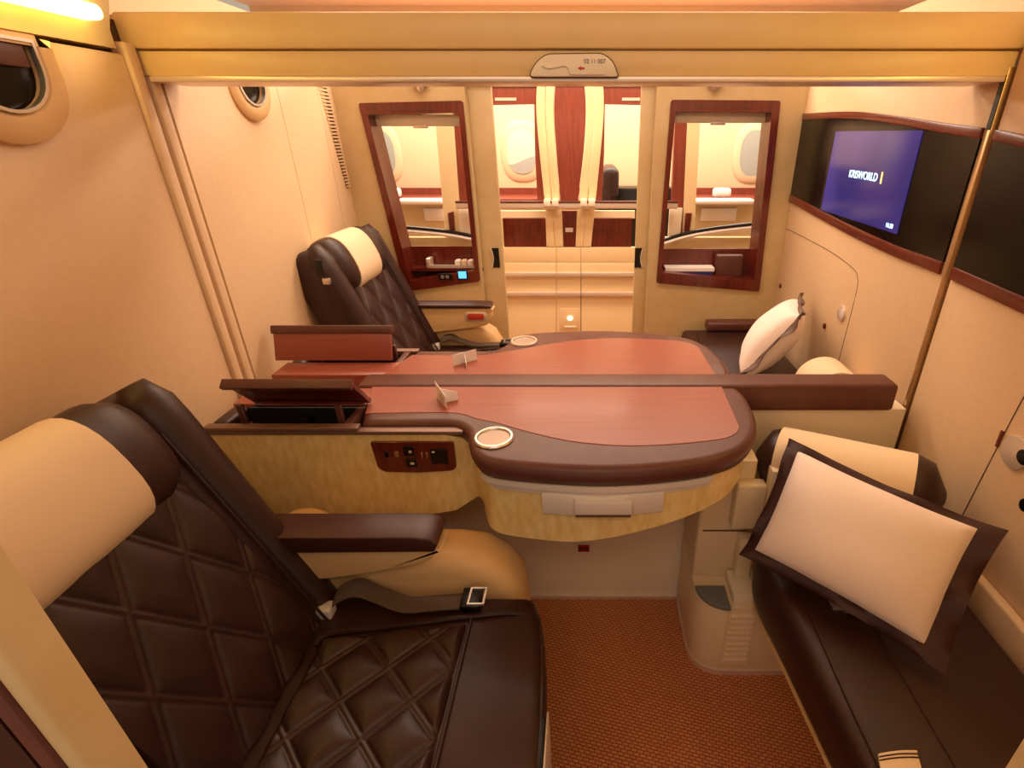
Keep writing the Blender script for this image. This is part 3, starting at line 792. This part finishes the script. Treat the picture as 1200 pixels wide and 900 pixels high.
# place cards
def card(pts_a, pts_b, foot, label):
    """two crossed leaves of stiff paper standing on the table"""
    e = empty('place_card', foot); tag(e, label, 'card')
    for k, q in enumerate((pts_a, pts_b)):
        q = [Vector(p) for p in q]
        n = (q[1]-q[0]).cross(q[3]-q[0]).normalized()*.0006
        MB().loft([[p+n for p in q], [p-n for p in q]]).build('card_leaf', M_paper, e, smooth=False)
    return e
z0 = ZT+.0018
def up(p, z): return Vector((p[0], p[1], z))
A, B = PZ(512.5, 466, z0), PZ(524, 479, z0)
m_ = (A+B)/2; C = PZ(537, 468.5, z0)
c1 = card([A, B, up(B, z0+.034), up(A, z0+.046)], [m_, C, up(C, z0+.022), up(m_, z0+.040)], A, 'white folded place card with print, standing on the near table')
nn = (B-A).cross(Vector((0,0,1))).normalized()
for k in range(5):
    s0 = A+(B-A)*.35+Vector((0,0,.006+k*.0045)); s1 = A+(B-A)*.78+Vector((0,0,.006+k*.0045))
    off = (nn if nn.y < 0 else -nn)*.0008
    MB().tube([s0+off, s1+off], .0006, 4).build('print_line', M_ink, c1)
A, B = PZ(531.5, 429, z0), PZ(559, 421.5, z0)
m_ = (A+B)/2+Vector((0,0,0)); C = PZ(547, 432, z0)
card([A, B, up(B, z0+.034), up(A, z0+.034)], [m_, C, up(C, z0+.014), up(m_, z0+.028)], A, 'blank white place card standing on the far table')

# red notice on the partition below the near table
p = PY(684, 642, YM-.023)
nt_ = empty('notice_plate', (p.x, YM-.023, p.z-.02)); tag(nt_, 'small white plate with red pictogram on the cream wall under the table', 'notice')
MB().box(p.x-.030, p.x+.030, YM-.0265, YM-.0225, p.z-.024, p.z+.020, .001, 1).build('plate', M_white, nt_)
MB().box(p.x-.018, p.x+.018, YM-.0280, YM-.0262, p.z-.012, p.z+.016).build('red_square', M_red, nt_)
MB().prism([(p.x-.014, p.z-.008), (p.x-.008, p.z-.008), (p.x, p.z), (p.x+.008, p.z-.008), (p.x+.014, p.z-.008), (p.x+.014, p.z+.012), (p.x+.005, p.z+.006), (p.x-.005, p.z+.006), (p.x-.014, p.z+.012)], 'y', YM-.0286, YM-.0278).build('pictogram', M_dwood, nt_)

# ================================================================== SEATS
def quilt(x, y, p, w=.10):
    a, b = (x+y)/p, (x-y)/p
    d = min(abs(a-round(a)), abs(b-round(b)))
    twin = math.exp(-((d-.055)/.030)**2)                    # twin stitched grooves beside each ridge
    da, db = abs(a-round(a)), abs(b-round(b))
    return 1.1*(1-math.exp(-(da/.20)**2))*(1-math.exp(-(db/.20)**2)) - .45*twin
def seat(name, label, ox, oy, oz, red_pad):
    e = empty(name, (-.4+ox, .52+oy, 0)); tag(e, label, 'seat')
    T = Matrix.Translation((ox, oy, oz))
    def put(mb, nm, m, par=None, angle=50):
        for v in mb.bm.verts: v.co = T @ v.co
        return mb.build(nm, m, par or e, angle=angle)
    # base
    mb = MB().box(-.60, -.16, .36, .80, 0, .36+oz, .02)
    for v in mb.bm.verts: v.co += Vector((ox, oy, 0))
    mb.build('seat_base', M_leath, e)
    # cushion
    pl = spline([(-.13, .33), (-.088, .38), (-.080, .50), (-.092, .68), (-.115, .800), (-.14, .822)], 4)+[(-.62, .826), (-.62, .33)]
    def lv(d, z): return [(x, y, z) for x, y in offs(pl, d)]
    put(MB().loft([lv(.02, .315), lv(.004, .325), lv(-.004, .36), lv(-.006, .42), lv(.0, .450), lv(.006, .462), lv(.014, .469), lv(.022, .471)]), 'seat_cushion', M_leath, angle=70)
    # quilted panel of the cushion
    x0, x1, y0, y1 = -.545, -.252, .36, .748
    def qf(u, v):
        x = x0+(x1-x0)*u; y = y0+(y1-y0)*v
        # the far-rear corner is cut back, as in the upholstery
        y = y0+(y1-.04*(1-u)-y0)*v
        ed = min(u*(x1-x0), (1-u)*(x1-x0), v*(y1-y0), (1-v)*(y1-y0))
        k = min(1, ed/.016); k = k*k*(3-2*k)
        return Vector((x, y, .476-.008*(1-k)+k*(.004+.007*quilt(x, y, .128))))
    put(MB().grid(qf, 110, 180, (0, 0, -.02)), 'quilted_panel', M_leath, angle=80)
    # smooth front bolster and side roll with piping
    put(MB().tube([(-.248, .35, .474), (-.248, .50, .475), (-.248, .755, .474)], .0035, 6), 'piping', M_leath)
    put(MB().tube(spline([(-.545, .69, .476), (-.53, .715, .477), (-.40, .735, .477), (-.26, .757, .477), (-.16, .770, .474), (-.108, .772, .455)], 5), .005, 6), 'piping', M_leath)
    put(MB().tube(spline([(-.108, .772, .455), (-.092, .66, .458), (-.084, .5, .458), (-.092, .38, .458)], 5), .004, 6), 'piping', M_leath)
    # leg rest panel
    lr = put(MB().box(-.088, -.076, .36, .560, .12, .462, .003), 'leg_rest', M_black)
    put(MB().box(-.075, -.071, .36, .566, .12, .468, .0015, 1), 'leg_rest_edge', M_rail, lr)
    # backrest
    Bp = Vector((-.560, 0, .440)); Tp = Vector((-.785, 0, 1.005)); L = (Tp-Bp).length
    t = (Tp-Bp).normalized(); n = Vector((t.z, 0, -t.x))
    def bp(s, y, k): return Bp+t*s+n*k+Vector((0, y, 0))
    prof = [(0, .0), (.04, .006), (.45, .004), (L-.05, -.006), (L-.015, -.022), (L, -.055), (L-.02, -.085), (L-.10, -.105), (.0, -.10)]
    loops = []
    for y, sh in ((.325, .03), (.332, .012), (.35, .0), (.5, 0), (.815, 0), (.832, .012), (.84, .03)):
        loops.append([bp(s-(sh if s > .3 else 0), y, k-sh*.5) for s, k in spline(prof, 4, True)])
    put(MB().loft(loops), 'backrest', M_leath, angle=60)
    y0b, y1b, s0b, s1b = .40, .755, .015, .56
    def bq(u, v):
        s = s0b+(s1b-s0b)*u; y = y0b+(y1b-y0b)*v
        taper = .020*max(0, (u-.45)); y = y0b+taper+(y1b-y0b-2*taper)*v
        ed = min(u*(s1b-s0b), (1-u)*(s1b-s0b), v*(y1b-y0b), (1-v)*(y1b-y0b)); k = min(1, ed/.018); k = k*k*(3-2*k)
        return bp(s, y, .000-.006*(1-k)+k*(.010+.0055*quilt(s*.52, y, .118)))
    put(MB().grid(bq, 190, 150, tuple(-n*.02)), 'quilted_back', M_leath, angle=80)
    # side rolls of the back
    for yc in (.798, .365):
        loops = []
        for k in range(15):
            f_ = k/14; s = .0+f_*(L+.002)
            g = math.sin(min(1, (f_+.02)/.10)*math.pi/2)*math.sin(min(1, (1.02-f_)/.12)*math.pi/2)
            wv = (.036+.012*f_)*(.35+.65*g); hv = .040*(.3+.7*g)
            loops.append([bp(s, yc+wv*math.cos(2*math.pi*j/16), -.012+hv*math.sin(2*math.pi*j/16)) for j in range(16)])
        put(MB().loft(loops), 'side_roll', M_leath, angle=80)
    put(MB().tube([bp(s, .752, .020) for s in (.02, .2, .4, .52)], .003, 6), 'piping', M_leath)
    # headrest: dark barrel with a cloth cover over the middle
    def barrel(y0, y1, grow, ends):
        loops = []; N = 14
        for k in range(N+1):
            f_ = k/N; y = y0+(y1-y0)*f_
            r = 1.0
            if ends: 
                d_ = min(y-y0, y1-y)/.055; r = math.sqrt(max(0.02, 1-(1-min(1, d_))**2))
            lp_ = []
            for j in range(28):
                a = 2*math.pi*j/28; ca, sa = math.cos(a), math.sin(a); p_ = 2.5
                rs = (.100+grow)*math.copysign(abs(ca)**(2/p_), ca); rn = (.070+grow)*math.copysign(abs(sa)**(2/p_), sa)
                lp_.append(bp(.522+rs*r, y, -.024+rn*r))
            loops.append(lp_)
        return MB().loft(loops)
    hd = put(barrel(.365, .762, 0, True), 'headrest', M_leath, angle=80)
    put(barrel(.452, .655, .0035, False), 'headrest_cover', M_cover, hd, angle=60)
    # cream side shell towards the aisle or divider, armrest on top
    sx = -.13 if red_pad else 0
    sh = [(-.66, .10), (-.66, .56), (-.30, .558), (-.235, .548), (-.185, .515), (-.155, .46), (-.145, .36), (-.16, .10)]
    mb = MB().prism([(x+(sx if x > -.6 else 0), z if z > .2 else .10-oz) for x, z in sh], 'y', .828, .958, .038, 5)
    put(mb, 'side_shell', M_cream, angle=60)
    ar = put(MB().prism([(-.70, .626), (-.315, .630), (-.306, .648), (-.318, .664), (-.36, .668), (-.70, .668)] if not red_pad else [(-.70, .652), (-.315, .652), (-.302, .656), (-.308, .664), (-.35, .668), (-.70, .668)], 'y', .785, .862, .004, 3), 'armrest_pad', M_arm)
    put(MB().prism(spline([(-.70, .625), (-.335, .627), (-.322, .612), (-.345, .590), (-.45, .562), (-.58, .540), (-.70, .530)] if not red_pad else [(-.70, .6515), (-.335, .6515), (-.308, .630), (-.315, .590), (-.36, .565), (-.58, .535), (-.70, .53)], 4), 'y', .796, .856, .006, 3), 'armrest_body', M_cream, ar)
    if red_pad:
        pd = put(MB().prism(rpoly(rect(-.425, -.325, .592, .636), .020, 5), 'y', .790, .800, .003), 'armrest_control', M_rail, ar)
        put(MB().prism(rpoly(rect(-.412, -.338, .600, .628), .012, 5), 'y', .786, .792, .001), 'red_keypad', M_keypad, ar)
    else:
        mb = MB(); b = bmesh.new(); bmesh.ops.create_uvsphere(b, u_segments=24, v_segments=12, radius=1)
        mb.merge(b, Matrix.Translation((-.655, .930, .555)) @ Matrix.Diagonal((.070, .040, .062, 1))); put(mb, 'shoulder_pad', M_cream, angle=80)
    # lap belt
    bl = spline([(-.555, .765, .470), (-.540, .785, .505), (-.50, .800, .515), (-.455, .795, .500), (-.39, .780, .487), (-.33, .785, .486), (-.270, .790, .486)], 6)
    loops = []
    for i, p_ in enumerate(bl):
        P = Vector(p_); f_ = i/(len(bl)-1); tw_ = 1.0-1.0*min(1, f_*2.2)
        w_ = Vector((.004, .021*math.cos(tw_), .021*math.sin(tw_))); th = Vector((0, 0, .0014))
        loops.append([P-w_-th, P+w_-th, P+w_+th, P-w_+th])
    belt = put(MB().loft(loops), 'lap_belt', M_belt)
    put(MB().box(-.275, -.232, .766, .818, .480, .497, .003), 'belt_buckle', M_black, belt)
    put(MB().ring(rect(-.258, -.222, .768, .814), rect(-.254, -.226, .772, .810), 'z', .497, .502), 'buckle_frame', M_chrome, belt)
    put(MB().box(-.575, -.545, .755, .785, .462, .496, .004), 'belt_anchor', M_silver, belt)
    return e
seat('suite_seat', 'large dark brown quilted leather seat with its lap belt laid across the cushion', 0, 0, 0, False)
fs = seat('suite_seat', 'dark brown leather seat with pale headrest cover beyond the two tables', -.125, 1.375, .055, True)
q = PY(383, 330, 1.695)
MB().box(q.x-.014, q.x+.014, 1.690, 1.706, q.z-.010, q.z+.012, .004).build('belt_clip', M_chrome, fs)
q = PY(374, 313, 1.697)
MB().prism([(q.x-.012, q.z-.022), (q.x+.012, q.z-.030), (q.x+.010, q.z+.022), (q.x-.008, q.z+.026)], 'y', 1.692, 1.705, .002).build('belt_slot', M_black, fs)

# ================================================================== BENCHES, PILLOWS
def bench(name, label, pl, zt, y0, y1, seamx):
    e = empty(name, (.64, (y0+y1)/2, 0)); tag(e, label, 'bench')
    def lv(d, z): return [(x, y, z) for x, y in offs(pl, d)]
    MB().loft([lv(.030, zt-.155), lv(.014, zt-.150), lv(.004, zt-.12), lv(-.003, zt-.05), lv(.003, zt-.018), lv(.016, zt-.004), lv(.034, zt)]).build('cushion', M_leath, e, angle=70)
    MB().loft([lv(.018, zt-.166), lv(.012, zt-.164), lv(.012, zt-.1545)]).build('bench_tray', M_cream, e, angle=60)
    MB().box(.66, .842, y0+.02, y1-.06, 0, zt-.167, .004).build('bench_pedestal', M_cream, e, angle=60)
    for dx in seamx:
        MB().tube(spline([(dx, y0+.04, zt+.0005), (dx-.005, (y0+y1)/2, zt+.0005), (dx+.004, y1-.06, zt+.0005)], 5), .0032, 6).build('piping', M_leath, e)
    return e
zbn = .47
pl = [(.845, .245), (.475, .245)]+spline([(.462, .30), (.448, .50), (.425, .75), (.408, .90), (.425, .975), (.48, 1.00)], 5)+[(.845, 1.005)]
bn = bench('ottoman_bench', 'dark leather bench beneath the switched-off television, with pillow and bolster on it', pl, zbn, .245, 1.0, (.475, .60))
pl2 = [(.845, 1.40), (.50, 1.40), (.435, 1.46), (.425, 1.7), (.425, 2.1), (.45, 2.33), (.845, 2.33)]
bf = bench('ottoman_bench', 'dark leather bench below the lit blue television, largely hidden by the far table', pl2, .555, 1.40, 2.33, (.50,))
MB().box(.56, .845, 2.28, 2.352, .556, .598, .010, 3).build('bench_rail', M_pad, bf)
# cream ledge between bench and wall
MB().box(.855, XR-.0005, YN+.01, .93, .35, .515, .008, 3).build('wall_ledge', M_wall, wr)

def pillow(name, label, BL, BR, TR, TL, th, flange, fm, group=None, wob=.006):
    BL, BR, TR, TL = [Vector(p) for p in (BL, BR, TR, TL)]
    n = (BR-BL).cross(TL-BL).normalized()
    cen = (BL+BR+TR+TL)/4
    e = empty(name, (cen.x, cen.y, min(p.z for p in (BL, BR, TR, TL)))); tag(e, label, 'pillow')
    def base(u, v):
        p = (BL*(1-u)+BR*u)*(1-v)+(TL*(1-u)+TR*u)*v
        # slack edges: sides bow in between the corners
        cu = (u-.5); cv = (v-.5)
        pull = .012
        p += (TL-BL).normalized()*(-pull*math.copysign(1, cv)*(1-(2*cu)**2)*abs(2*cv)**3)
        p += (BR-BL).normalized()*(-pull*math.copysign(1, cu)*(1-(2*cv)**2)*abs(2*cu)**3)
        return p
    fu, fv = flange/(BR-BL).length, flange/(TL-BL).length; fr_ = fu*1.5; ft = fv*.7
    def puff(u, v):
        uu, vv = (u-fu)/(1-fu-fr_), (v-fv)/(1-fv-ft)
        if not (0 < uu < 1 and 0 < vv < 1): return 0
        return (max(0, 16*uu*(1-uu)*vv*(1-vv)))**.42
    def ripple(u, v): return wob*(math.sin(u*17+v*5)+math.sin(v*13-u*4))*.5
    N = 36
    def side(sg, a0, a1, b0, b1):
        return lambda u, v: base(a0+(a1-a0)*u, b0+(b1-b0)*v)+n*(sg*(.0025+th*.5*puff(a0+(a1-a0)*u, b0+(b1-b0)*v))+ripple(a0+(a1-a0)*u, b0+(b1-b0)*v)*.35)
    mb = MB(); b = bmesh.new()
    fn, bk = side(1, fu, 1-fr_, fv, 1-ft), side(-1, fu, 1-fr_, fv, 1-ft)
    mb.grid(fn, N, N); mb.grid(bk, N, N)
    bmesh.ops.remove_doubles(mb.bm, verts=mb.bm.verts[:], dist=.0001)
    mb.build('pillow_body', M_pill, e, angle=80)
    # flange: a flat wavy band all round
    loops = []
    K = 80
    def edge(t, d):
        s = t*4; k = int(s) % 4; f_ = s-int(s)
        u0, u1, v0, v1 = d*fu, 1-d*fr_, d*fv, 1-d*ft
        u, v = [(u0+(u1-u0)*f_, v0), (u1, v0+(v1-v0)*f_), (u1-(u1-u0)*f_, v1), (u0, v1-(v1-v0)*f_)][k]
        return u, v
    for i in range(K):
        t = i/K
        uo, vo = edge(t, 0); ui, vi = edge(t, 1.10); um, vm = edge(t, .5)
        w_ = wob*math.sin(t*2*math.pi*9)+wob*.6*math.sin(t*2*math.pi*14+1)
        o_ = base(uo, vo)+n*w_; m_ = base(um, vm)+n*w_*.7; i_ = base(ui, vi)
        loops.append([i_+n*.0042, m_+n*.003, o_+n*.0008, o_-n*.0008, m_-n*.003, i_-n*.0042])
    loops.append(loops[0])
    MB().loft(loops, False, False).build('flange', fm, e, angle=80)
    return e
pillow('bed_pillow', 'white rectangular pillow with dark brown flanged border leaning on the bolster',
       PZ(866, 650, .510), PZ(1108, 792, .500), PZ(1182, 622, .715), PZ(924, 512, .735), .115, .027, M_brnf)
pillow('bed_pillow', 'white pillow with grey-brown edge standing against the wall below the lit television',
       (.525, 1.66, .575), (.650, 1.97, .575), (.840, 1.96, .84), (.735, 1.66, .845), .15, .030, M_grpf, wob=.010)

def bolster(label, A, B, r):
    A, B = Vector(A), Vector(B); ax = (B-A); L = ax.length; t = ax.normalized()
    s_ = t.cross(Vector((0,0,1))).normalized(); w_ = s_.cross(t)
    e = empty('bolster', ((A.x+B.x)/2, (A.y+B.y)/2, min(A.z, B.z)-r)); tag(e, label, 'bolster')
    def loops(a0, a1, k0, grow):
        out = []
        for i in range(15):
            a = a0+(a1-a0)*i/14
            d_ = min(a, L-a)/.06; rr = (r+grow)*(math.sqrt(max(.03, 1-(1-min(1, d_))**2)) if k0 else 1)
            out.append([A+t*a+s_*rr*math.cos(2*math.pi*j/28)+w_*rr*math.sin(2*math.pi*j/28)*.94 for j in range(28)])
        return out
    MB().loft(loops(0, L, True, 0)).build('leather_roll', M_leath, e, angle=70)
    MB().loft(loops(L*.13, L*.84, False, .003)).build('cloth_cover', M_cover, e, angle=60)
    return e
bolster('cream covered bolster with brown ends lying behind the flanged pillow on the near bench', PY(887, 532, 1.145), PX(1108, 584, .805), .088)
bolster('rounded cream bolster tucked in the corner beside the standing pillow', (.785, 1.42, .645), (.785, 1.60, .645), .086)

# belt buckle and cloth label on the near bench
bk = empty('bench_belt', PZ(985, 708, zbn)); tag(bk, 'black belt end with chrome buckle lying on the near bench under the pillow', 'belt')
q = PZ(985, 707, zbn+.008)
MB().box(q.x-.022, q.x+.022, q.y-.016, q.y+.016, zbn+.001, zbn+.012, .003).build('buckle', M_chrome, bk)
MB().box(q.x+.0, q.x+.20, q.y-.020, q.y+.012, zbn+.0005, zbn+.004).build('webbing', M_belt, bk)
p0, p1, p2, p3 = PZ(1029, 884, zbn+.006), PZ(1074, 880, zbn+.006), PZ(1086, 925, zbn+.006), PZ(1036, 925, zbn+.006)
cl = empty('cloth_label', (p0+p2)/2*1.0); cl.location.z = zbn+.001; tag(cl, 'cream cloth label with two dark stripes at its end, on the dark bench', 'label')
def clf(u, v): 
    p = (p0*(1-u)+p1*u)*(1-v)+(p3*(1-u)+p2*u)*v; return p+Vector((0, 0, .004*math.sin(u*math.pi)+.002))
MB().grid(clf, 12, 6, (0, 0, -.004)).build('cloth', M_cover, cl)
for v in (.10, .20):
    MB().tube([clf(u/10, v)+Vector((0, 0, .0003)) for u in range(11)], .0011, 5).build('stripe', M_brnf, cl)

# ================================================================== WASTE CABINET by the near bench
wc = empty('waste_cabinet', (.42, 1.08, 0)); tag(wc, 'cream floor cabinet with grey quarter-round lid and louvres, between table and bench', 'cabinet')
xa = .292
xe = .60
plan = spline([(xa, 1.215), (xa, 1.12), (xa+.002, 1.03), (xa+.022, .985), (xa+.062, .962), (xa+.12, .957)], 6)+[(xe, .957), (xe, 1.215)]
MB().prism(plan, 'z', 0, .268, .006).build('bin_body', M_plas, wc)
MB().prism(offs(plan, -.003), 'z', 0, .018).build('plinth', M_rail, wc)
# grey quarter lid
c0 = Vector((.372, 1.020)); lidp = [(c0.x, c0.y)]+[(c0.x-.080*math.cos(a)*1.0, c0.y-.075*math.sin(a)) for a in [math.pi/2*k/10 for k in range(11)]]
MB().prism(lidp, 'z', .269, .284, .004).build('bin_lid', M_grey, wc)
# tall post to the underside of the table
MB().prism(rpoly(rect(.2925, .425, 1.065, 1.2275), .010, 3), 'z', .269, .66, .003).build('post', M_plas, wc)
MB().box(.306, .424, 1.0630, 1.0655, .435, .4385).build('post_seam', M_seam, wc)
MB().box(.370, .445, 1.030, 1.064, .470, .610, .006, 3).build('flap', M_plas, wc)
MB().box(.446, .470, 1.02, 1.055, .43, .66, .006).build('side_fin', M_plas, wc)
MB().box(.425, .446, 1.07, 1.21, .44, .545).build('fin_gap', M_black, wc)
MB().box(.384, .445, .970, 1.060, .269, .300, .004).build('step', M_white, wc)
MB().box(.400, .440, 1.030, 1.062, .301, .435, .004).build('step_riser', M_plas, wc)
MB().box(.447, .470, .962, 1.10, .269, .308, .003).build('side_fin', M_plas, wc)
MB().box(.372, .448, .9545, .9572, .045, .262).build('louvre_back', M_plas, wc)
for k in range(9):
    z = .060+k*.0215
    MB().prism([(.9575, z), (.9475, z+.004), (.9475, z+.012), (.9575, z+.016)], 'x', .378, .442).build('louvre', M_plas, wc)
p = PX(804, 637, .305)
MB().prism(oval(1.14, .60, .006, .010, 14, 2), 'x', .290, .293).build('button', M_dwood, wc)

# ================================================================== SMALL THINGS IN THE WINDOW NICHES
sh2 = in2[2][1]                       # shelf height of window_2
xm0, xm1 = PY(779, 318, YF+.06).x, PY(835, 318, YF+.06).x
z = sh2+.0008
for t_, m, ins, lab in ((.016, M_orange, .006, 'orange and grey magazine at the bottom of the stack in the window niche'), (.018, M_blue, .004, 'blue magazine in the middle of the stack in the window niche'), (.016, M_paper, .0, 'white magazine on top of the stack in the window niche')):
    e = empty('magazine', ((xm0+xm1)/2, YF+.065, z)); tag(e, lab, 'magazine')
    MB().box(xm0+ins, xm1-ins*2, YF+.036, YF+.10, z+.002, z+t_-.003).build('pages', M_paper, e)
    MB().box(xm0+ins-.002, xm1-ins*2+.002, YF+.034, YF+.101, z+t_-.003, z+t_-.0005, .0006, 1).build('cover', m, e)
    MB().box(xm0+ins-.002, xm1-ins*2+.002, YF+.034, YF+.101, z, z+.002, .0006, 1).build('cover', m, e)
    MB().box(xm0+ins-.002, xm1-ins*2+.002, YF+.032, YF+.0345, z, z+t_-.0005).build('spine', m, e)
    z += t_
# leather wedge at the back of that niche
xw0, xw1 = PY(838, 300, YF+.09).x, PY(872, 300, YF+.09).x
o = MB().box(xw0, xw1-.01, YF+.05, YF+.10, sh2+.001, sh2+.105, .008, 3).build('leather_box', M_pad); centre(o); tag(o, 'brown leather box standing beside the magazine stack', 'box')
sh1 = in1[2][1]
a, b = PY(506, 312, YF+.05), PY(556, 309, YF+.05)
tr = empty('tray', ((a.x+b.x)/2, YF+.05, sh1)); tag(tr, 'long pale tray on the sill of the window beside the far seat', 'tray')
xt0, xt1 = a.x-.0, in1[2][0]-.006
MB().box(xt0, xt1, YF+.036, YF+.092, sh1+.001, sh1+.005).build('tray_floor', M_rail, tr)
MB().box(xt0, xt1, YF+.033, YF+.036, sh1+.001, sh1+.014).build('tray_lip', M_rail, tr)
MB().box(xt0-.02, xt0, YF+.034, YF+.09, sh1+.001, sh1+.045, .003).build('tray_end', M_rail, tr)
cols = ((M_paper, 'white'), (M_cover, 'cream'), (M_pill, 'pinkish white'))
for k in range(3):
    x = xt1-.095+k*.030
    o = MB().box(x, x+.024, YF+.042, YF+.085, sh1+.0055, sh1+.034, .004).build('toiletry_packet', cols[k][0]); centre(o)
    tag(o, 'small %s toiletry packet in the tray on the window sill' % cols[k][1], 'packet', 'packets in the sill tray')
